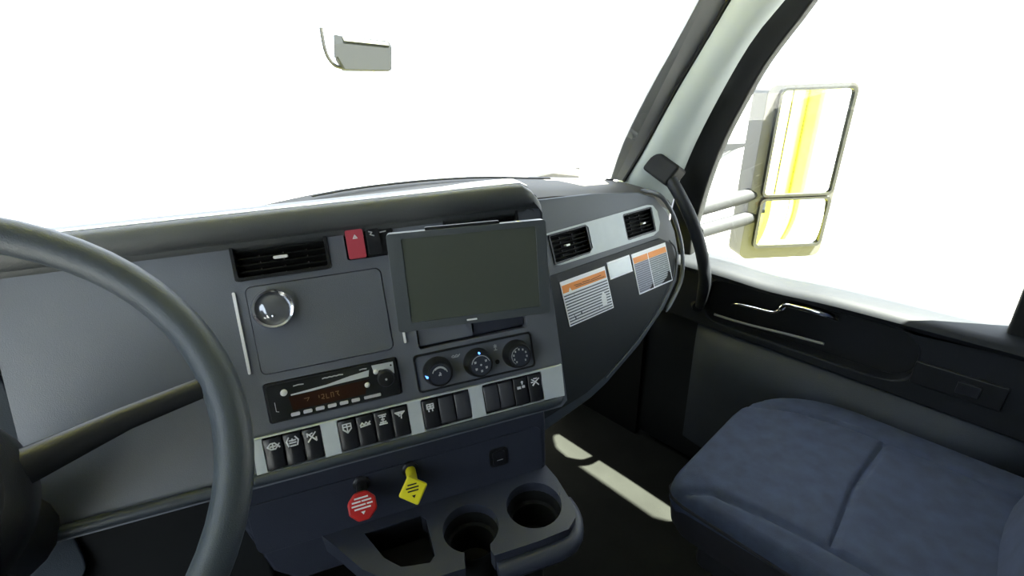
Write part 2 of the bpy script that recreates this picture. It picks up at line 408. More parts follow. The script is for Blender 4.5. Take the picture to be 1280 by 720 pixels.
def parked(name, loc, lab, L, H, Wd):
    t = thing(name, loc, lab, 'trailer'); x, y, z = loc
    MB().wbox(x-L/2, x+L/2, y-Wd/2, y+Wd/2, z+1.1, z+1.1+H).build('trailer_box', hull, t, bevel=.05)
    MB().wbox(x-L/2+.4, x+L/2-.4, y-.5, y+.5, z+.85, z+1.1).build('chassis_rail', grey_m, t)
    for k in range(4):
        fr = Fr((x-L/2+1.0+1.1*(k % 2), y-Wd/2 if k < 2 else y+Wd/2-.3, z+.5), (1, 0, 0), (0, 0, 1), (0, 1, 0))
        MB().lathe(fr, 0, 0, [(.48, 0), (.5, .05), (.5, .25), (.48, .3)], 24).build('wheel', rubber, t, smooth=True)
    return t

b = MB(); b.prism(WF, [(1.10, -1.6), (1.19, -1.6), (1.22, -1.66), (1.22, -2.7), (1.10, -2.7)], -.3, 1.92); st(b.build('wall_right', paint, bevel=.02))
# mirror on the passenger door
MF = panel_frame(on_axis(985, 212, 0, 1.38), 40.4, 0)
mt = thing('door_mirror', MF.P(0, -.3, -.05), 'tall side mirror with two glasses outside the passenger door window', 'mirror')
ul = on_fr(MF, 972, 112); ll = on_fr(MF, 947, 308); mid = on_fr(MF, 955, 246)
u0 = (ul[0]+ll[0])/2; uw = .235
hu0 = on_fr(MF, 938, 250)[0]
MB().prism(MF, rr(hu0, u0+uw+.02, ll[1]-.05, ul[1]+.015, .03), -.10, -.008).build('housing', mirror_side, mt, bevel=.015, seg=3)
MB().prism(MF, [rr(u0-.006, u0+uw+.006, mid[1]-.002, ul[1]+.004, .02), list(reversed(rr(u0+.003, u0+uw-.003, mid[1]+.006, ul[1]-.004, .014)))], -.008, .006).build('glass_rim', black, mt)
MB().prism(MF, rr(u0, u0+uw, mid[1], ul[1], .016), -.008, -.002).build('mirror_glass', mirror_gl, mt)
MB().prism(MF, [rr(u0-.006, u0+uw+.006, ll[1]-.006, mid[1]-.006, .02), list(reversed(rr(u0+.004, u0+uw-.004, ll[1]+.004, mid[1]-.014, .014)))], -.008, .006).build('glass_rim', black, mt)
# convex lower glass
cvx = []; n_ = 10
for j in range(n_+1):
    cvx.append([MF.P(u0+uw*i/n_, ll[1]+(mid[1]-.008-ll[1])*j/n_, -.004+.012*(1-((i/n_*2-1)**2+(j/n_*2-1)**2)/2)) for i in range(n_+1)])
MB().grid(cvx).build('convex_glass', mirror_gl, mt, smooth=True)
for (pa, pb) in (((872, 262), (950, 240)), ((872, 290), (950, 268))):
    a = on_axis(pa[0], pa[1], 0, 1.07); bb = MF.P(*on_fr(MF, *pb, -.05), -.05)
    MB().tube([a, a.lerp(bb, .5), bb], .024, 12).build('mounting_arm', arm_m, mt, smooth=True)
# canopy of the yard seen through the door window
cn = thing('metal_canopy', on_axis(903, 300, 0, 9.0)*1.0, 'distant grey tapering canopy edge with braces beyond the passenger door window', 'canopy')
CFr = Fr(on_axis(903, 186, 0, 9.0), V((.94, -.34, 0)).normalized(), (0, 0, 1), V((-.34, -.94, 0)).normalized())
cp = lambda px, py: on_fr(CFr, px, py)
MB().prism(CFr, [cp(884, 183), cp(890, 181), cp(938, 179), cp(938, 182), cp(915, 188), cp(884, 190)], -1.2, 0).build('canopy_roof', arm_m, cn)
for a, b_ in (((888, 204), (918, 187)), ((893, 206), (926, 185)), ((888, 196), (908, 189)), ((899, 189), (897, 203))):
    A_, B_ = cp(*a), cp(*b_); MB().tube([CFr.P(*A_, -.1), CFr.P(*B_, -.1)], .035, 6).build('brace', grey_m, cn)
A_ = cp(886, 186); MB().tube([CFr.P(*A_, -.3), V((CFr.P(*A_, -.3).x, CFr.P(*A_, -.3).y, -1.25))], .09, 8).build('post', hull, cn)
# hood mirror on its bent stalk
hc = on_axis(457, 67, 1, 1.95)
HF = panel_frame(hc, 14, 6)
hm = thing('hood_mirror', (hc.x, hc.y, .80), 'small grey rectangular mirror on a thin bent stalk, seen through the windscreen', 'mirror')
q = [on_fr(HF, *p) for p in [(424, 44), (486, 51), (490, 57), (490, 88), (430, 87), (421, 72)]]
MB().prism(HF, q, -.05, 0).build('housing', mirror_back, hm, bevel=.008, seg=3)
MB().prism(HF, [on_fr(HF, *p) for p in [(428, 46), (484, 53), (486, 57), (430, 51)]], .0, .004).build('top_edge', frit, hm)
MB().prism(HF, [on_fr(HF, *p) for p in [(418, 43), (427, 45), (423, 71), (419, 71)]], -.02, .0).build('side_bracket', mirror_back, hm)
arm = [HF.P(*on_fr(HF, *p), -.02) for p in [(402, 33), (404, 45), (407, 60), (412, 72), (420, 81), (430, 84)]]
MB().tube(smoothpath(arm, 4), .0065, 8).build('stalk', rubber, hm, smooth=True)
pb = HF.P(*on_fr(HF, 470, 84), -.045)
MB().tube([pb, V((pb.x+.02, pb.y+.02, .95)), V((pb.x+.03, pb.y+.03, .60))], .006, 8).build('mounting_post', hull, hm, smooth=True)

# ------------------------------------------------------------------ dashboard
DB = thing('dashboard', (0.1, .8, .5), 'grey moulded truck dashboard with silver switch strip and passenger panel', 'dashboard')
# centre panel with its openings
ventL = rr(-.094, .023, .161, .2125, .004); haz = rr(.044, .110, .168, .209, .003)
ventR = rr(.180, .296, .161, .2125, .004); rad = rr(-.087, .0855, -.0285, .0255, .004)
cli = rr(.107, .2885, -.0345, .0215, .006); sto = rr(-.0855, .0845, .0365, .153, .008); slot = rr(.118, .285, .028, .066, .004)
outl = [(-.34, -.108), (.322, -.108), (.333, -.10), (.334, .18), (.33, .225), (.31, .243), (-.34, .243)]
MB().prism(P1, [outl]+[list(reversed(h)) for h in (ventL, haz, ventR, rad, cli, sto, slot)], -.02, 0).build('centre_panel', dash, DB, bevel=.0015)
body = [(-.34, -.108), (.322, -.108), (.333, -.10), (.334, .18), (.33, .225), (.31, .243), (-.34, .243)]
MB().prism(P1, body, -.16, -.024).build('centre_body', navy, DB, bevel=.01)
MB().prism(P1, rr(-.0843, .0833, .0377, .1518, .007), -.018, .0015).build('storage_door', dash, DB, bevel=.0015)
MB().prism(P1, rr(.120, .20, .032, .0615, .003), -.02, -.006).build('blank_cover', dash, DB, bevel=.002)
MB().prism(P1, rr(.203, .283, .032, .0615, .003), -.02, -.010).build('blank_cover', navy, DB, bevel=.002)
for u, v0, v1 in ((-.098, .042, .149), (.1005, .042, .149)):
    MB().prism(P1, rr(u-.0017, u+.0017, v0, v1, .0015), -.002, .003).build('chrome_strip', bright, DB, bevel=.0008)
# silver strip with holes for the four switch banks
banks = [(-.0985, 3), (-.0065, 4), (.1070, 3), (.1985, 4)]; PIT = .0236
holes = [rr(u, u+PIT*n, -.0875, -.0425, .002) for u, n in banks]
MB().prism(P1, [[(-.110, -.041), (-.112, -.0885), (.327, -.0895), (.3295, -.0385), (.326, -.0395)]]+[list(reversed(h)) for h in holes], .001, .0075).build('switch_strip', silver, DB, bevel=.0012)
for u, n in banks:
    MB().prism(P1, rr(u, u+PIT*n, -.0875, -.0425, .002), .0005, .0025).build('switch_bezel', black, DB)
# bullnose under the strip
prof = [(-.0885, .0), (-.0885, .009), (-.091, .012), (-.098, .0125), (-.103, .008), (-.106, -.002), (-.108, -.02), (-.109, -.06)]
us = [-.34, -.12, 0, .1, .2, .28, .305, .318, .326]
rows = [[P1.P(u, v, d - (.012 if u > .32 else .004 if u > .31 else 0)) for v, d in prof] for u in us]
MB().slab(rows, P1.n*-.02).build('bullnose', lip_m, DB, smooth=True)
# hood over the panel
pr = [(.208, -.012), (.209, .004), (.214, .012), (.226, .017), (.238, .016), (.2445, .010), (.2465, .0)]
us = [-.46, -.36, -.2, -.1, 0, .1, .2, .28, .305, .32, .329, .333]
FWD = V((sin(radians(22.6)), cos(radians(22.6)), 0))
rows = []
for u in us:
    k = max(0, (u-.30)/.033); sh = .028*k*k
    r = [P1.P(u, v-(sh if v > .22 else sh*.3), d-.01*k) for v, d in pr]
    e = r[-1]
    r += [e+FWD*.04+V((0, 0, -.002-.01*k)), e+FWD*.14+V((0, 0, -.022-.02*k)), e+FWD*.24+V((0, 0, -.055-.02*k)), e+FWD*.27+V((0, 0, -.09))]
    rows.append(r)
last = rows[-1]; rows.append([V((p.x+.006, p.y+.004, p.z-.09)) for p in last])
MB().slab(rows, (0, .006, -.012)).build('hood_pad', dashtop, DB, smooth=True)
er = []  # glint along the hood edge, shaped as a bright strip widening to the right
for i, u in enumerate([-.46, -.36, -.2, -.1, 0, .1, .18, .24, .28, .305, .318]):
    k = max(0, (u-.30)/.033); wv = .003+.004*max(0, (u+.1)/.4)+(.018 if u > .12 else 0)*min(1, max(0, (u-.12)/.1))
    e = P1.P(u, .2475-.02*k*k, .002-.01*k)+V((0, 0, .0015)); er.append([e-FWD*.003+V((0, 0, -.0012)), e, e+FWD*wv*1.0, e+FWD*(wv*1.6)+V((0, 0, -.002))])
MB().slab(er, (0, 0, -.002)).build('hood_edge_glint', bright, DB, smooth=True)
# base pad up to the glass
fr_path = [(-1.0, .70, 1.08), (-.6, .74, 1.085), (-.3, .76, 1.09), (0, .76, 1.092), (.2, .76, 1.094), (.40, .766, 1.092), (.56, .755, 1.070), (.74, .735, 1.044), (.82, .72, 1.03), (.90, .70, .99)]
bk_path = [(-1.0, .82, 1.05), (-.6, .99, 1.078), (-.3, 1.08, 1.098), (0, 1.118, 1.108), (.2, 1.10, 1.106), (.40, 1.06, 1.094), (.56, 1.0, 1.076), (.74, .92, 1.054), (.84, .87, 1.04), (.93, .82, 1.0)]
f2, k2 = smoothpath(fr_path, 3), smoothpath(bk_path, 3)
rows = []
for t in (0, .12, .3, .5, .7, .85, 1):
    rows.append([a.lerp(c_, t)+V((0, 0, (.004 if .2 < t < .8 else 0)-(.010 if t == 0 else 0)-(.004 if t in (.85,) else 0))) for a, c_ in zip(f2, k2)])
rows.append([p+V((.0, .03, -.04)) for p in k2])
MB().slab(rows, (0, 0, -.02)).build('top_pad', toppad_m, DB, smooth=True)
# defroster grille slot along the glass
MB().tube([p+V((0, -.035, .004)) for p in k2[9:-4]], .006, 8, flat=.5).build('defroster_slot', black, DB, smooth=True)
# passenger panel
po = [(-.52, .128), (-.17, .124), (0, .110), (.187, .083), (.245, .058), (.285, .010), (.303, -.054), (.300, -.126), (.268, -.189), (.188, -.249), (.06, -.312), (-.084, -.362), (-.161, -.380), (-.30, -.393), (-.52, -.40)]
vh = [rr(-.1655, -.0395, -.0330, .0375, .004), rr(.0945, .2145, -.032, .0365, .004)]
def outer_front(a, b_):
    r = []
    for p in (a, b_):
        q = p-P2.o; u, v, d = q.dot(P2.u), q.dot(P2.v), q.dot(P2.n); r.append(d > -.001 and not (-.05 < v < .05 and -.18 < u < .225))
    return all(r) and any(min((V(po[i])-V((((a if k == 0 else b_)-P2.o).dot(P2.u), ((a if k == 0 else b_)-P2.o).dot(P2.v)))).length for i in range(len(po))) < .001 for k in (0, 1)) and all(any((V(po[i])-V(((p-P2.o).dot(P2.u), (p-P2.o).dot(P2.v)))).length < .001 for i in range(len(po))) for p in (a, b_)) and adj(a, b_)
def adj(a, b_):
    ia = min(range(len(po)), key=lambda i: (V(po[i])-V(((a-P2.o).dot(P2.u), (a-P2.o).dot(P2.v)))).length)
    ib = min(range(len(po)), key=lambda i: (V(po[i])-V(((b_-P2.o).dot(P2.u), (b_-P2.o).dot(P2.v)))).length)
    return abs(ia-ib) in (1, len(po)-1)
MB().prism(P2, [po]+[list(reversed(h)) for h in vh], -.12, 0).build('passenger_panel', lip_m, DB, bevel=.028, seg=5, pick=outer_front)
gd = [(-.46, -.055), (.225, -.055), (.272, -.08), (.278, -.13), (.243, -.180), (.165, -.236), (.05, -.293), (-.09, -.343), (-.17, -.360), (-.46, -.37)]
MB().prism(P2, gd, -.01, .004).build('glove_box_door', glove_m, DB, bevel=.003)
rim = smoothpath([P2.P(u, v, .001) for u, v in [(.19, .088), (.262, .062), (.300, .012), (.316, -.054), (.312, -.13), (.278, -.20), (.19, -.262)]], 4)
MB().tube(rim, [.002]+[.006]*(len(rim)-2)+[.002], 8).build('end_trim', dash, DB, smooth=True)
rim = smoothpath([P2.P(u, v, .005) for u, v in [(.262, -.07), (.281, -.10), (.272, -.14), (.243, -.185), (.165, -.241), (.05, -.298), (-.09, -.348)]], 4)
MB().tube(rim, .0022, 6).build('glove_box_edge', lip_m, DB, smooth=True)
# silver panel with the two vents
so_ = [(-.170, .0425), (-.172, .0385), (-.045, .0385), (-.037, .030), (-.037, -.022), (-.05, -.033), (-.168, -.0345), (-.150, -.0385), (-.04, -.040), (.2, -.0425), (.226, -.034), (.238, -.012), (.236, .020), (.222, .039), (.2, .044)]
vr = rr(.0935, .2155, -.033, .0375, .006)
MB().prism(P2, [so_, list(reversed(vr))], -.002, .004).build('vent_surround', silver2, DB, bevel=.001)
# lower valve panel, and what hangs below
P3 = panel_frame(P1.P(0, 0, 0)+P1.v*(-.13)+FWD*.02, 22.6, 8)
MB().prism(P3, [(-.13, -.13), (-.10, -.16), (.255, -.16), (.2950, -.105), (.300, -.02), (.300, .03), (-.17, .03)], -.10, 0).build('valve_panel', navy, DB, bevel=.008, seg=3)
MB().prism(P3, rr(-.14, .289, -.0945, -.014, .012), -.002, .002).build('panel_inlay', navy, DB, bevel=.0015)
MB().wbox(-.95, .20, .80, 1.14, .45, 1.05).build('under_dash', rubber, DB)
MB().prism(P3, [(-.52, -.30), (-.135, -.30), (-.125, .03), (-.52, .03)], -.12, -.012).build('lower_cover', rubber, DB, bevel=.008)
# driver side instrument housing (partly outside the photograph)
PC = panel_frame(P1.P(-.345, 0, -.02)+V((-.13, -.0, 0)), 0, 20)
MB().prism(PC, rr(-.62, .135, -.18, .243, .03), -.10, -.0).build('instrument_panel', lip_m, DB, bevel=.006)
MB().prism(PC, rr(-.42, .085, -.09, .20, .03), -.002, .003).build('cluster_bezel', black, DB, bevel=.002)
k = 0
for (gu, gv, gr) in ((-.02, .10, .052), (-.16, .10, .052), (.045, -.01, .026), (-.02, -.03, .026), (-.09, -.03, .026), (-.16, -.03, .026), (-.24, .13, .026), (-.24, .06, .026)):
    g = MB().ring(PC, gu, gv, [(gr, .003), (gr, .008), (gr-.004, .008), (gr-.005, .004)], 28).build('gauge_ring', chrome, DB, smooth=True)
    MB().lathe(PC, gu, gv, [(gr-.004, .003), (gr-.004, .0045)], 24).build('gauge_face', rubber, g)
MB().slab([[PC.P(u, .243, -.02) for u in (-.62, -.3, 0, .14)], [PC.P(u, .25, .09) for u in (-.62, -.3, 0, .14)], [PC.P(u, .262, .10) for u in (-.62, -.3, 0, .14)], [PC.P(u, .275, .03)+V((0, .03, 0)) for u in (-.62, -.3, 0, .14)], [PC.P(u, .25, -.08)+V((0, .12, 0)) for u in (-.62, -.3, 0, .14)]], (0, .004, -.008)).build('cluster_hood', dashtop, DB, smooth=True)
MB().prism(PC, [(-.62, -.18), (.135, -.18), (.10, -.34), (-.62, -.34)], -.14, -.03).build('knee_panel', rubber, DB, bevel=.01)

# ------------------------------------------------------------------ air vents
def vent(fr, w_, h_, label, nv, bars, group):
    t = thing('air_vent', fr.P(w_/2, -h_/2, -.015), label, 'air vent', group)
    MB().prism(fr, [rr(0, w_, -h_, 0, .005), list(reversed(rr(.004, w_-.004, -h_+.004, -.004, .003)))], -.022, .0025).build('frame', black, t, bevel=.001)
    MB().prism(fr, rr(.003, w_-.003, -h_+.003, -.003, .003), -.024, -.020).build('backing', rubber, t)
    for k in range(nv):
        v = -h_+.004+(h_-.008)*(k+.5)/nv
        f = Fr(fr.P(0, v, -.008), fr.u, (fr.v*.5+fr.n*.87).normalized(), (fr.n*.5-fr.v*.87).normalized())
        MB().box(f, .004, w_-.004, -.0052, .0052, -.0007, .0007).build('vane', rubber, t)
    for k in range(bars):
        u = w_*(k+1)/(bars+1)
        MB().box(fr, u-.001, u+.001, -h_+.004, -.004, -.018, -.012).build('divider', black, t)
    return t
v1 = vent(P1.at(-.0935, .212), .116, .0505, 'wide dark air vent at the left under the dashboard hood', 5, 3, 'air vents')
MB().prism(P1, rr(-.045, -.028, .1835, .1875, .0015), -.006, .004).build('slider_tab', bright, v1, bevel=.0006)
v2 = vent(P1.at(.1805, .212), .115, .0505, 'wide dark air vent half hidden behind the monitor', 5, 3, 'air vents')
MB().prism(P1, rr(.23, .247, .1835, .1875, .0015), -.006, .004).build('slider_tab', bright, v2, bevel=.0006)
v3 = vent(P2.at(-.166, .038), .127, .0715, 'square air vent next to the monitor on the passenger side', 6, 2, 'air vents')
MB().prism(P2, rr(-.120, -.108, .0000, .0045, .0015), -.006, .004).build('slider_tab', bright, v3, bevel=.0006)
v4 = vent(P2.at(.094, .037), .121, .0695, 'square air vent at the far right end of the dashboard', 6, 2, 'air vents')
MB().prism(P2, rr(.166, .178, -.004, .0005, .0015), -.006, .004).build('slider_tab', bright, v4, bevel=.0006)

# ------------------------------------------------------------------ rocker switches
ICON = {
 'lamp': [[(-.5, 0), (-.2, .32), (.2, .32), (.45, 0), (.2, -.3), (-.2, -.3), (-.5, 0)], [(-.25, 0), (.25, 0)], [(0, .2), (0, -.2)], [(.45, 0), (.6, .2)], [(.45, 0), (.6, -.2)]],
 'brackets': [[(-.3, .5), (-.55, .1), (-.4, -.4)], [(.3, .5), (.55, .1), (.4, -.4)], [(-.3, .15), (.3, .15)], [(-.3, -.1), (.3, -.1)], [(-.25, -.4), (.25, -.4)], [(0, .3), (0, .1)]],
 'cross': [[(-.4, .45), (.4, -.45)], [(.4, .45), (-.4, -.45)], [(-.4, .45), (-.4, .1)], [(.4, -.45), (.4, -.1)], [(-.15, .3), (.1, .4)]],
 'shield': [[(-.4, .45), (.4, .45), (.4, -.1), (0, -.5), (-.4, -.1), (-.4, .45)], [(-.4, .15), (.4, .15)], [(0, .45), (0, -.4)]],
 'wave': [[(-.5, -.1), (-.3, .15), (-.1, -.1), (.1, .15), (.3, -.1), (.5, .15)], [(-.5, -.25), (.5, -.15)]],
 'axle': [[(-.4, .5), (.4, .5)], [(-.4, -.5), (.4, -.5)], [(0, .5), (0, -.5)], [(-.3, .3), (.3, .3)], [(-.3, -.3), (.3, -.3)], [(-.15, 0), (.15, 0)]],
 'funnel': [[(-.5, .35), (.5, .35), (.1, 0), (.1, -.35)], [(-.5, .35), (-.1, 0), (-.1, -.1)], [(-.3, .2), (.3, .2)]],
 'box': [[(-.35, .4), (.35, .4), (.35, -.1), (-.35, -.1), (-.35, .4)], [(-.3, .15), (.3, .15)], [(-.2, -.1), (-.2, -.4)], [(.2, -.1), (.2, -.4)], [(0, .4), (0, -.1)]],
 'dots': [[(-.45, -.2), (-.1, -.2)], [(-.45, -.35), (-.1, -.35)], [(.05, .35), (.25, .35)], [(.15, -.15), (.4, -.15)], [(.15, -.3), (.4, -.3)], [(.15, .1), (.15, .45)]],
 'fan': [[(-.45, .35), (0, 0), (.45, .35)], [(0, 0), (-.35, -.4)], [(0, 0), (.35, -.4)], [(-.2, .4), (.2, .4)], [(-.5, .0), (-.3, .0)]],
}
SW = [  # bank, cell, icon, label
 (0, 0, 'lamp', 'black rocker switch with lamp symbol, leftmost in the silver strip'),
 (0, 1, 'brackets', 'black rocker switch with round bracketed symbol, middle of the left bank'),
 (0, 2, 'cross', 'black rocker switch with crossed lines symbol, right end of the left bank'),
 (1, 0, 'shield', 'black rocker switch with shield symbol under the radio'),
 (1, 1, 'wave', 'black rocker switch with short wavy symbol under the radio'),
 (1, 2, 'axle', 'black rocker switch with upright axle symbol below the radio knob'),
 (1, 3, 'funnel', 'black rocker switch with funnel symbol, right end of the four under the radio'),
 (2, 0, 'box', 'black rocker switch with box symbol under the left climate knob'),
 (2, 1, None, 'plain dark blank switch cover beside the box-symbol switch'),
 (2, 2, None, 'plain dark blank switch cover under the middle climate knob, right of another blank'),
 (3, 0, None, 'plain dark blank switch cover at the left of the rightmost bank'),
 (3, 1, None, 'plain dark blank switch cover, second in the rightmost bank'),
 (3, 2, 'dots', 'black rocker switch with dotted symbol, third in the rightmost bank'),
 (3, 3, 'fan', 'black rocker switch with branching symbol at the right end of the strip'),
]
def rocker_mesh(fr, blank):
    b = MB(); hw = PIT/2-.0011
    pr = [(-.0215, .002), (-.0205, .0075), (-.012, .0085), (.004, .0065), (.0165, .0095), (.0205, .0085), (.0212, .002)] if not blank else \
         [(-.0185, .002), (-.0175, .0065), (-.010, .0078), (.010, .0078), (.019, .0065), (.0205, .002)]
    rows = [[fr.P(s*hw*(1 if 0 < j < len(pr)-1 else 1), v, d) for s in (-1, -.85, .85, 1)] for j, (v, d) in enumerate(pr)]
    for r in rows[1:-1]:
        r[0] = r[0]-fr.n*.0012; r[3] = r[3]-fr.n*.0012
    return b.slab(rows, fr.n*-.002)
protos = {}
for bk, ce, ic, lab in SW:
    cu = banks[bk][0]+PIT*(ce+.5); fr = P1.at(cu, -.065, .001)
    t = thing('rocker_switch', fr.P(0, 0), lab, 'switch', 'rocker switches in the silver strip')
    key = 'blank' if ic is None else 'rocker'
    if key not in protos:
        protos[key] = rocker_mesh(fr, ic is None).build('rocker', blank_m if ic is None else switch_m, t, smooth=True, origin=fr.P(0, 0))
    else:
        c_ = protos[key].copy(); C.objects.link(c_); c_.parent = t; c_.location = (0, 0, 0)
    if ic:
        MB().strokes(fr, 0, .010, .0130, ICON[ic], .0008, .0075, .0098).build('symbol', white, t)
# hazard pair
t = thing('hazard_switch', P1.P(.057, .188), 'red hazard rocker switch with triangle left of the monitor', 'switch')
MB().prism(P1, rr(.0465, .0695, .169, .208, .0025), -.01, .006).build('rocker', hazred, t, bevel=.0015)
MB().strokes(P1, .0585, .198, .006, [[(-.5, -.35), (.5, -.35), (0, .5), (-.5, -.35)], [(-.25, -.2), (.25, -.2), (0, .25), (-.25, -.2)]], .0003, .006, .0066).build('symbol', white, t)
t = thing('rocker_switch', P1.P(.09, .188), 'black rocker switch with small white mark right of the red hazard switch', 'switch')
MB().prism(P1, rr(.0715, .1085, .169, .2085, .0025), -.01, .002).build('switch_frame', black, t, bevel=.001)
MB().prism(P1, rr(.0735, .0905, .172, .206, .0025), .002, .006).build('rocker', switch_m, t, bevel=.0015)
MB().strokes(P1, .0805, .200, .007, [[(-.5, .4), (.1, .2), (-.3, -.2), (.4, -.5)], [(1.6, .0), (2.7, .1)]], .0007, .006, .0066).build('symbol', greyprint, t)

# round dial on the storage door
t = thing('round_gauge', P1.P(-.0555, .121), 'small round chrome-rimmed dial with glassy face on the left storage door', 'gauge')
MB().ring(P1, -.0555, .121, [(.0262, .001), (.0262, .008), (.024, .0115), (.0215, .0105), (.0205, .004), (.0205, .001)], 40).build('chrome_rim', chrome, t, smooth=True)
MB().lathe(P1, -.0555, .121, [(0.0001, .009), (.009, .0085), (.016, .007), (.0208, .004), (.0208, .001)], 36).build('dial_face', dial_face, t, smooth=True)
MB().lathe(P1, -.0565, .112, [(0.0001, .0115), (.002, .011), (.0028, .008)], 14).build('centre_stud', chrome, t, smooth=True)

# ------------------------------------------------------------------ radio
t = thing('car_radio', P1.P(0, -.0015), 'black car radio with amber display and pale buttons above the switch strip', 'radio')
MB().prism(P1, rr(-.0855, .084, -.0275, .0245, .004), -.02, .003).build('radio_frame', black, t, bevel=.0015)
MB().prism(P1, rr(-.0825, .081, -.0250, .0220, .003), .003, .0065).build('faceplate', radio_face, t, bevel=.0012)
MB().prism(P1, [(-.058, .0035), (-.056, -.0155), (.036, -.0155), (.040, -.004), (.044, .0035)], .0065, .0072).build('display', display, t)
MB().strokes(P1, -.01, -.006, .01, [[(-1.2, 0), (-1.2, .3)], [(-.9, .3), (-.6, .3), (-.6, 0), (-.9, -.2), (-.6, -.3)], [(-.3, .3), (-.3, -.3), (0, -.3)], [(.3, -.3), (.3, .3), (.6, .3), (.6, -.3)], [(.9, .3), (1.3, .3), (1.1, 0), (1.3, -.3)], [(-3.0, .3), (-2.4, .3), (-2.7, -.1)]], .00045, .0072, .0077).build('display_characters', amber, t)
MB().prism(P1, [(-.055, .0045), (-.03, .0048), (0, .0065), (.044, .0075), (.046, .016), (.02, .0135), (-.01, .0088), (-.055, .0062)], .0065, .0074).build('silver_band', silver, t)
MB().prism(P1, [(.050, .0215), (.079, .0210), (.0785, .004), (.071, .012), (.060, .013), (.052, .009)], .0065, .0072).build('silver_corner', silver, t)
for k in range(6):
    u = -.059+.0152*k
    MB().prism(P1, rr(u, u+.0108, -.0225, -.0182, .0012), .0065, .0092).build('preset_button', button_w, t, bevel=.0006)
MB().prism(P1, rr(.0335, .0560, -.0222, -.0185, .0012), .0065, .0092).build('long_button', button_w, t, bevel=.0006)
for u, v, r in ((-.0625, .0105, .0042), (.0405, -.0035, .0035), (.0545, .0118, .0035)):
    MB().lathe(P1, u, v, [(r, .0065), (r, .0092), (r*.7, .0102)], 20).build('round_button', white, t, smooth=True)
kn = MB().lathe(P1, .0660, .0015, [(.0115, .0065), (.0112, .018), (.0095, .0205), (.004, .021)], 32).build('volume_knob', black, t, smooth=True)
MB().lathe(P1, .0660, .0015, [(.0015, .0205), (.0015, .0222)], 10).build('knob_mark', greyprint, kn)
for l in ([(-14, 0), (-11, .6), (-8, 0), (-5, .6), (-2, 0), (1, .6), (4, 0), (7, .6), (12, 0)], [(-50, -1.5), (-44, -1), (-38, -1.5)], [(34, 1), (38, 1.5), (43, 1)]):
    MB().strokes(P1, 0, .0178, .001, [l], .0007, .0065, .007).build('marking', greyprint, t)
MB().strokes(P1, -.0755, -.006, .006, [[(0, 1), (0, -1), (.5, -1.2)]], .0003, .0065, .007).build('marking', white, t)
MB().prism(P1, circ(.0755, .0165, .0013, 10), .0072, .0078).build('jack_socket', rubber, t)

# ------------------------------------------------------------------ climate control
t = thing('climate_control', P1.P(.198, -.006), 'black-rimmed climate control panel with three round knobs under the monitor', 'control panel')
MB().prism(P1, [rr(.1075, .288, -.034, .021, .006), list(reversed(rr(.110, .2855, -.0315, .0185, .005)))], -.01, .003).build('rim', black, t, bevel=.0008)
MB().prism(P1, rr(.1095, .286, -.032, .019, .005), -.008, .0012).build('face', dash, t)
for i, (cu, cv) in enumerate(((.1385, -.0075), (.1985, -.0075), (.2590, -.0075))):
    kn = MB().lathe(P1, cu, cv, [(.0215, .001), (.0212, .006), (.0195, .010), (.0185, .020), (.0175, .0225), (.015, .0232)], 40).build('knob', black, t, smooth=True)
    kf = MB().lathe(P1, cu, cv, [(.0148, .0225), (.0148, .0236)], 36).build('knob_face', navy, kn, smooth=True)
    arc = lambda r, a0, a1, n=14: [(r*cos(radians(a0+(a1-a0)*j/n)), r*sin(radians(a0+(a1-a0)*j/n))) for j in range(n+1)]
    s_ = MB()
    if i == 0:
        s_.strokes(P1, cu, cv, 1, [arc(.0105, 160, 10), arc(.0092, 130, 30)], .0006, .0236, .0242)
        s_.strokes(P1, cu, cv, .004, [[(-.4, -.4), (.3, .3)], [(0, .6), (.3, .0)], [(-.3, -.1), (.3, -.4)]], .0008, .0236, .0242)
    elif i == 1:
        s_.strokes(P1, cu, cv, 1, [arc(.0135, 165, 15)], .0004, .0236, .0242)
        for a in (150, 215, 270, 325, 30): s_.strokes(P1, cu+.0092*cos(radians(a)), cv+.0092*sin(radians(a)), .0022, [[(-.6, .5), (.6, .5)], [(-.5, -.4), (.5, -.2)], [(0, .5), (0, -.4)]], .0006, .0236, .0242)
        s_.strokes(P1, cu, cv, .002, [[(-.5, 0), (.5, 0)], [(0, -.5), (0, .5)]], .0007, .0236, .0242)
    else:
        for a in (230, 200, 165, 130, 95, 60, 25, -10, -45): s_.strokes(P1, cu+.0102*cos(radians(a)), cv+.0102*sin(radians(a)), .002, [[(-.4, .5), (.3, .4), (.2, -.5), (-.4, -.3)]], .0005, .0236, .0242)
        s_.strokes(P1, cu, cv, 1, [arc(.0132, 230, 100)], .0003, .0236, .0242)
    s_.build('knob_marking', greyprint, kn)
for u, v in ((.1205, -.0085), (.1985, .0095)):
    MB().lathe(P1, u, v, [(.0016, .012), (.0016, .0236)], 10).build('indicator_light', blueled, t)
MB().strokes(P1, .168, .008, .007, [[(-.9, 0), (-.5, .3), (-.2, 0), (.2, .3), (.6, 0), (.9, .3)], [(-.7, -.15), (.5, -.15)]], .0006, .0012, .0018).build('marking', greyprint, t)
MB().strokes(P1, .229, .008, .007, [[(0, .7), (0, -.4)], [(-.3, .5), (.3, .1)], [(.3, .5), (-.3, .1)], [(-.3, -.5), (.3, -.5)]], .0006, .0012, .0018).build('marking', greyprint, t)
MB().lathe(P1, .2285, -.0135, [(.0035, .001), (.0035, .003), (.002, .0036)], 16).build('round_button', black, t)

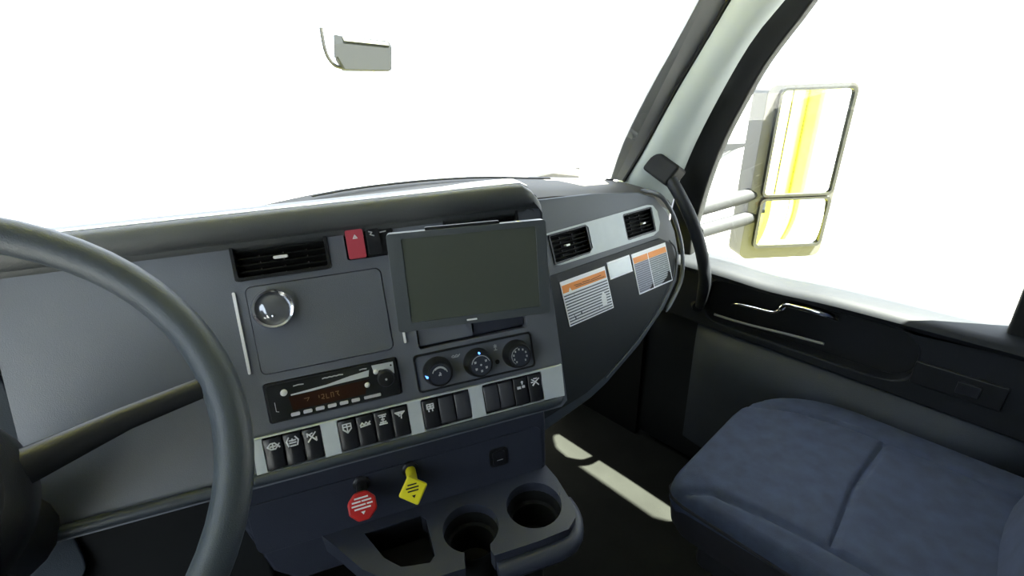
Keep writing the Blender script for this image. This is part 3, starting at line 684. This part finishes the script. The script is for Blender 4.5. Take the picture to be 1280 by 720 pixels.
# ------------------------------------------------------------------ monitor
PM = panel_frame(on_axis(590, 345, 1, .43), 30, 10)
A = lambda px, py, d=0: on_fr(PM, px, py, d)
t = thing('monitor', PM.P(0, -.07, -.03), 'flat grey dash-mounted monitor with dark reflective screen', 'monitor')
ml, mr = A(489, 345)[0], A(686, 345)[0]; mtp, mbt = A(590, 283)[1], A(590, 404)[1]
sl, sr, stp, sbt = A(507, 345)[0], A(673, 345)[0], A(590, 290)[1]-.0005, A(590, 394)[1]
MB().prism(PM, [rr(ml, mr, mbt, mtp, .004), list(reversed(rr(sl, sr, sbt, stp, .002)))], -.016, 0).build('bezel', bezel_m, t, bevel=.0012)
MB().prism(PM, rr(ml+.004, mr-.004, mbt+.004, mtp-.004, .006), -.028, -.014).build('back_cover', black, t, bevel=.003)
MB().prism(PM, rr(sl, sr, sbt, stp, .001), -.012, -.0012).build('screen', screen_m, t)
lu, lv = A(590, 399); MB().prism(PM, rr(lu-.0065, lu+.0065, lv-.0011, lv+.0009, .0006), 0, .0006).build('logo_mark', white, t)
MB().tube([PM.P(.0, -.01, -.028), PM.P(.0, -.02, -.055), PM.P(.0, -.02, -.085)], .009, 12).build('mount_stem', black, t, smooth=True)
MB().prism(PM, rr(-.05, .04, mtp-.001, mtp+.0035, .001), -.012, -.004).build('top_button_bar', black, t)
MB().lathe(PM, 0, -.02, [(.028, -.090), (.028, -.084), (.02, -.080)], 24).build('mount_foot', black, t, smooth=True)
t = thing('cable_connector', PM.P(mr-.03, mtp+.004, -.01), 'small white cable connector lying on the top right edge of the monitor', 'connector')
c0 = A(644, 280, -.008); c1 = A(660, 282, -.008); c2 = A(680, 284, -.008)
MB().tube([PM.P(*c0, -.008), PM.P(*c1, -.008)], [.004, .0032], 10).build('plug', white, t, smooth=True)
MB().tube([PM.P(*c1, -.008), PM.P(*c2, -.008)], [.0026, .0012], 8).build('cable_end', bright, t, smooth=True)
MB().tube([PM.P(*A(646, 280.3, -.0078), -.0078), PM.P(*A(650, 280.6, -.0078), -.0078)], .0043, 10).build('collar', yellow, t, smooth=True)

# ------------------------------------------------------------------ labels on the passenger panel
def label_plate(u0, u1, v0, v1, lab, skew=0):
    t = thing('warning_label', P2.P((u0+u1)/2, (v0+v1)/2), lab, 'label')
    fr = Fr(P2.P(u0, v0, 0), (P2.u*cos(skew)+P2.v*sin(skew)), (P2.v*cos(skew)-P2.u*sin(skew)), P2.n); return t, fr, u1-u0, v1-v0
def uvquad(fr, u0, u1, v0, v1, d, name, m, parent):
    b = MB(); b.box(fr, u0, u1, v0, v1, d-.0004, d); o = b.build(name, m, parent)
    uvl = o.data.uv_layers.new(name='UVMap'); base = world_loc(o)
    for lp in o.data.loops:
        p = o.data.vertices[lp.vertex_index].co + base - fr.o
        uvl.data[lp.index].uv = ((p.dot(fr.u)-u0)/(u1-u0), (p.dot(fr.v)-v0)/(v1-v0))
    return o
D0 = .0052
t, fr, w_, h_ = label_plate(-.168, -.012, -.187, -.0765, 'large orange and white warning label with dense print, leftmost of the stickers')
MB().box(fr, 0, w_, 0, h_, .0035, D0).build('paper', paper, t)
MB().box(fr, .003, w_-.003, h_-.029, h_-.010, D0, D0+.0003).build('orange_band', orange, t)
uvquad(fr, .003, w_-.003, .003, h_-.031, D0+.0004, 'small_print', print_dark, t)
MB().strokes(fr, w_*.55, h_-.0195, .001, [[(-44, 1), (-20, -1)], [(-16, 1), (10, 0)], [(14, -1), (50, 1)], [(-40, -4), (60, -5)]], .0007, D0+.0003, D0+.0006).build('header_print', rubber, t)
MB().prism(fr, [(.018, h_-.034), (.034, h_-.034), (.026, h_-.020)], D0+.0005, D0+.0008).build('white_mark', white, t)
MB().prism(fr, [(w_-.036, .016), (w_-.020, .016), (w_-.018, .040), (w_-.026, .052), (w_-.036, .038)], D0+.0005, D0+.0008).build('white_mark', white, t)
t, fr, w_, h_ = label_plate(-.002, .086, -.1155, -.070, 'small plain silver-white sticker between the two orange warning labels')
MB().box(fr, 0, w_, 0, h_, .0035, D0).build('paper', paper, t)
MB().box(fr, .003, w_-.002, .004, h_-.004, D0, D0+.0002).build('foil', silver, t)
t, fr, w_, h_ = label_plate(.093, .241, -.183, -.0715, 'double orange-topped warning label at the right end of the passenger panel')
MB().box(fr, 0, w_, 0, h_, .0035, D0).build('paper', paper, t)
wm = w_*.44
for a, b_, pm in ((.003, wm-.002, print_grey), (wm+.001, w_-.003, print_pale)):
    MB().box(fr, a, b_, h_-.027, h_-.011, D0, D0+.0003).build('orange_band', orange, t)
    uvquad(fr, a, b_, .003, h_-.028, D0+.0004, 'small_print', pm, t)
MB().prism(fr, [(wm-.02, .003), (wm-.003, .003), (wm-.003, .018), (wm-.012, .010)], D0+.0005, D0+.0007).build('dark_mark', rubber, t)
MB().prism(fr, [(w_-.05, .004), (w_-.004, .004), (w_-.004, .026), (w_-.014, .032), (w_-.02, .018)], D0+.0005, D0+.0007).build('dark_mark', rubber, t)

# ------------------------------------------------------------------ brake valve knobs and socket
def knob(u, v, shape, m, lab, yaw_tilt, r, ink):
    f = P3.at(u, v)
    n2 = (f.n*.80 + V((0, 0, 1))*.52 + f.u*yaw_tilt).normalized(); u2 = (f.u - n2*f.u.dot(n2)).normalized()
    K = Fr(f.P(-.003, -.001, .034), u2, n2.cross(u2), n2)
    t = thing('brake_valve_knob', f.P(0, 0, .02), lab, 'knob')
    MB().lathe(f, -.001, .012, [(.012, 0), (.012, .004), (.009, .006)], 20).build('collar', black, t, smooth=True)
    MB().tube([f.P(-.001, .012, .004), f.P(-.001, .008, .016), K.P(0, .003, -.006)], [.0075, .0075, .0085], 14).build('stem', black if ink is white else m, t, smooth=True)
    if shape == 8: pts = [(r*cos(radians(22.5+45*i)), r*sin(radians(22.5+45*i))) for i in range(8)]
    else: pts = [(r*1.12*cos(radians(90*i+8)), r*1.12*sin(radians(90*i+8))) for i in range(4)]
    MB().prism(K, pts, -.007, .003).build('cap', m, t, bevel=.003, seg=3)
    L = [[(-.42, .55), (.42, .55)], [(-.6, .33), (-.1, .33)], [(.02, .33), (.6, .33)], [(-.65, .1), (.2, .1)], [(.34, .1), (.65, .1)], [(-.5, -.12), (.5, -.12)]] if shape == 8 else [[(-.3, .42), (.3, .42)], [(-.45, .2), (.42, .2)], [(-.36, -.02), (.36, -.02)]]
    MB().strokes(K, 0, 0, r, L, r*.05, .003, .0034).build('lettering', ink, t)
    MB().prism(K, [(-r*.14, -r*.32), (r*.14, -r*.32), (0, -r*.52)], .003, .0034).build('arrow_mark', ink, t)
knob(.009, -.038, 8, red, 'red octagonal air brake knob below the left switches', .05, .0205, white)
knob(.079, -.037, 4, yellow, 'yellow diamond parking brake knob right of the red one', -.05, .0195, black)
t = thing('power_socket', P3.P(.214, -.046), 'square black power socket cover at the right of the lower panel', 'socket')
MB().prism(P3, rr(.199, .229, -.064, -.032, .006), 0, .004).build('cover', black, t, bevel=.0015)
MB().prism(P3, rr(.204, .224, -.060, -.036, .004), .004, .0065).build('lid', switch_m, t, bevel=.0012)
MB().box(P3, .210, .220, -.0515, -.0505, .0065, .0069).build('marking', greyprint, t)

# ------------------------------------------------------------------ cup holder tray
tb = on_fr(P3, 560, 620); TB = P3.P(tb[0], tb[1])
T4 = Fr(TB, P3.u, (-FWD), (0, 0, 1))
T = thing('cup_holder_tray', T4.P(0, .06, -.7), 'dark moulded console tray with two cup holders and a pocket', 'cup holder')
def tpt(px, py): return on_fr(T4, px, py)
c1, r1 = (.018, .067), .0405; c2, r2 = (.118, .064), .0420
nb = [(.0115, .135), (.0115, .105), (-.006, .104), (-.008, .135)]
a1 = [(c1[0]+r1*cos(radians(a)), c1[1]+r1*sin(radians(a))) for a in range(70, -251, -10)]
out = [(-.20, -.03), (.162, -.03), (.172, .03), (.173, .085), (.166, .108), (.148, .122), (.10, .124), (.036, .122)]
# channel into cup one
out += [(.034, .110)] + [(c1[0]+r1*cos(radians(a)), c1[1]+r1*sin(radians(a))) for a in range(64, -245, -9)] + [(-.004, .112), (-.006, .125)]
out += [(-.06, .122), (-.10, .108), (-.135, .075), (-.165, .03), (-.19, -.005)]
pk = [(-.128, .020), (-.046, .020), (-.040, .030), (-.040, .092), (-.048, .100), (-.085, .092), (-.105, .070)]
MB().prism(T4, [out, circ(c2[0], c2[1], r2, 32), pk], -.030, 0).build('tray_top', navy, T, bevel=.003, seg=3)
for (c_, r_) in ((c1, r1), (c2, r2)):
    MB().lathe(T4, c_[0], c_[1], [(r_+.002, -.012), (r_-.002, -.022), (r_-.003, -.035), (r_-.007, -.038), (r_-.009, -.085), (.0001, -.087)], 36, cap=False).build('cup_well', rubber, T, smooth=True)
MB().prism(T4, [pk[i] for i in range(7)], -.055, -.048).build('pocket_floor', rubber, T)
MB().slab([[T4.P(p[0], p[1], -.002) for p in pk+pk[:1]], [T4.P(p[0], p[1], -.05) for p in pk+pk[:1]]], (0, 0, -.001)).build('pocket_wall', rubber, T)
fl = smoothpath([T4.P(.172, .06, -.026), T4.P(.172, .09, -.026), T4.P(.150, .125, -.026), T4.P(.10, .130, -.026), T4.P(.038, .128, -.026)], 4)
MB().tube(fl, .014, 10).build('front_roll', navy, T, smooth=True)
MB().prism(T4, [(-.15, -.05), (.13, -.05), (.14, .04), (.125, .085), (.02, .10), (-.06, .09), (-.12, .04)], -.74, -.088).build('pedestal', rubber, T, bevel=.01)
MB().tube([T4.P(-.165, -.002, .001), T4.P(.160, -.002, .001)], .0035, 8).build('back_bead', navy, T, smooth=True)

# ------------------------------------------------------------------ passenger seat
S = thing('passenger_seat', (.62, .05, 0), 'blue-grey cloth passenger seat cushion with rounded front beside the door', 'seat')
def corner_rect(x0, x1, y0, y1, rs, n=8):      # corner radii: front right, front left, rear left, rear right
    out = []
    for (cx, cy, a0), r in zip(((x1, y1, 0), (x0, y1, 90), (x0, y0, 180), (x1, y0, 270)), rs):
        kx = cx-r if cx == x1 else cx+r; ky = cy-r if cy == y1 else cy+r
        for i in range(n+1):
            a = radians(a0+90*i/n); out.append(V((kx+r*cos(a), ky+r*sin(a), 0)))
    return out
SX0, SX1, SY0, SY1, SZ = .362, .885, -.22, .352, .548
seams = [[(.352, .335), (.398, .27), (.412, .15), (.418, 0), (.42, -.2)], [(.418, .055), (.60, .066), (.79, .055)], [(.74, .335), (.785, .24), (.80, .1), (.80, -.2)]]
def sdist(x, y):
    m = 9
    for l in seams:
        for (a, b_) in zip(l, l[1:]):
            ax_, ay_ = b_[0]-a[0], b_[1]-a[1]; t = max(0, min(1, ((x-a[0])*ax_+(y-a[1])*ay_)/(ax_*ax_+ay_*ay_)))
            m = min(m, hypot(x-a[0]-ax_*t, y-a[1]-ay_*t))
    return m
def seat_z(x, y, s):
    fy = (y-SY0)/(SY1-SY0)
    z = SZ + .010*(1-s**3) - .012*max(0, fy-.6)/.4
    if x < .42: z -= .020*(.42-x)/.08
    if x > .79: z += .003
    return z - .009*math.exp(-(sdist(x, y)/.007)**2)
ol = corner_rect(SX0, SX1, SY0, SY1, (.20, .040, .05, .05)); no = []
for i in range(len(ol)):
    a, b_ = ol[i], ol[(i+1) % len(ol)]; k = max(1, int((b_-a).length/.008)); no += [a.lerp(b_, j/k) for j in range(k)]
ctr = V(((SX0+SX1)/2, (SY0+SY1)/2, 0)); rows = []
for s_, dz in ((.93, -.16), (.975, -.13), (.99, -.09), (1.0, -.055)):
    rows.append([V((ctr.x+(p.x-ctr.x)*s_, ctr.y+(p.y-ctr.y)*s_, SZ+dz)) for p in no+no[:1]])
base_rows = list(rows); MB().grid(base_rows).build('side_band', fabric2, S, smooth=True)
rows = [rows[-1]]
for s_, dz in ((1.002, -.045), (1.0, -.03), (.99, -.014), (.975, -.005)):
    rows.append([V((ctr.x+(p.x-ctr.x)*s_, ctr.y+(p.y-ctr.y)*s_, 0)) for p in no+no[:1]])
    for p in rows[-1]: p.z = seat_z(p.x, p.y, 1)+dz
for k in range(48):
    s_ = .955*(1-k/47)+.001
    r = []
    for p in no+no[:1]:
        x, y = ctr.x+(p.x-ctr.x)*s_, ctr.y+(p.y-ctr.y)*s_; r.append(V((x, y, seat_z(x, y, s_))))
    rows.append(r)
MB().grid(rows).build('cushion', fabric, S, smooth=True)
pp = [V((ctr.x+(p.x-ctr.x)*1.003, ctr.y+(p.y-ctr.y)*1.003, SZ-.054)) for p in no[::4]]
MB().tube(pp, .004, 6, closed=True).build('piping', fabric2, S, smooth=True)
MB().wbox(.40, .84, -.18, .28, .30, .42).build('seat_pan', vinyl, S, bevel=.02, seg=3)
MB().wbox(.46, .78, -.14, .20, .0, .31).build('pedestal', vinyl, S, bevel=.02, seg=3)
bk = []
for t_ in range(12):
    a = t_/11; z = .56+.72*a; yb = -.22-.13*a; hw = .26-.05*a**3
    bk.append([V((.62+hw*cos(q), yb+.065*sin(q)*(1.15-.3*a), z)) for q in [2*pi*i/24 for i in range(25)]])
bk.append([V((.62+.1*cos(q), -.36+.02*sin(q), 1.30)) for q in [2*pi*i/24 for i in range(25)]])
bk.append([V((.62, -.36, 1.302)) for q in range(25)])
MB().grid(bk).build('backrest', fabric, S, smooth=True)
MB().wbox(.50, .74, -.42, -.32, 1.33, 1.52).build('headrest', fabric, S, bevel=.04, seg=4)
for x in (.57, .67): MB().tube([V((x, -.37, 1.26)), V((x, -.37, 1.36))], .007, 8).build('headrest_post', chrome, S, smooth=True)

# ------------------------------------------------------------------ grab handle on the pillar
G = thing('grab_handle', on_axis(834, 220, 0, .88), 'long curved black grab handle on the passenger side pillar', 'handle')
gp = [((832, 216), .875), ((845, 236), .855), ((860, 265), .85), ((871, 294), .86), ((879, 325), .87), ((881, 352), .885), ((875, 382), .92)]
gpath = smoothpath([on_axis(px, py, 0, x) for (px, py), x in gp], 4)
MB().tube(gpath, [.021, .020, .019]+[.0175]*(len(gpath)-6)+[.016, .015, .014], 16).build('grip', door_m, G, smooth=True)
a, b_ = on_axis(817, 203, 0, .895), on_axis(846, 224, 0, .875)
ax1 = (b_-a).normalized(); ax2 = ax1.cross(ray(832, 214).normalized()).normalized(); ax3 = ax1.cross(ax2)
BF = Fr((a+b_)/2, ax1, ax2, ax3)
MB().box(BF, -.052, .050, -.032, .032, -.022, .03).build('mounting_block', rubber, G, bevel=.009, seg=3)
a = on_axis(872, 384, 0, .935)
MB().tube([a, a+V((.045, .03, -.01))], .016, 12).build('lower_mount', rubber, G, smooth=True)

# ------------------------------------------------------------------ steering wheel
WC = V((-.56, .48, 1.08)); tl = radians(40)
WFm = Fr(WC, (1, 0, 0), (0, sin(tl), cos(tl)), (0, -cos(tl), sin(tl)))
SWh = thing('steering_wheel', WC, 'thick grey-black steering wheel rim at the left edge in front of the driver', 'steering wheel')
rm = .225
MB().tube([WFm.P(rm*cos(2*pi*i/64), rm*sin(2*pi*i/64)) for i in range(64)], .0165, 14, closed=True, ref=WFm.n).build('rim', lip_m, SWh, smooth=True)
MB().lathe(WFm, 0, -.01, [(.085, -.03), (.085, 0), (.075, .018), (.03, .024)], 36).build('hub', black, SWh, smooth=True)
for a in (180, 0, 250, 290):
    a = radians(a); MB().tube([WFm.P(.07*cos(a), .07*sin(a)-.01, -.005), WFm.P(.15*cos(a), .15*sin(a), -.01), WFm.P(.22*cos(a), .22*sin(a), 0)], [.016, .011, .010], 10, flat=.6, ref=WFm.n).build('spoke', black, SWh, smooth=True)
MB().tube([WFm.P(0, -.01, -.03), WFm.P(0, -.03, -.26)], [.04, .05], 20).build('column', black, SWh, smooth=True)
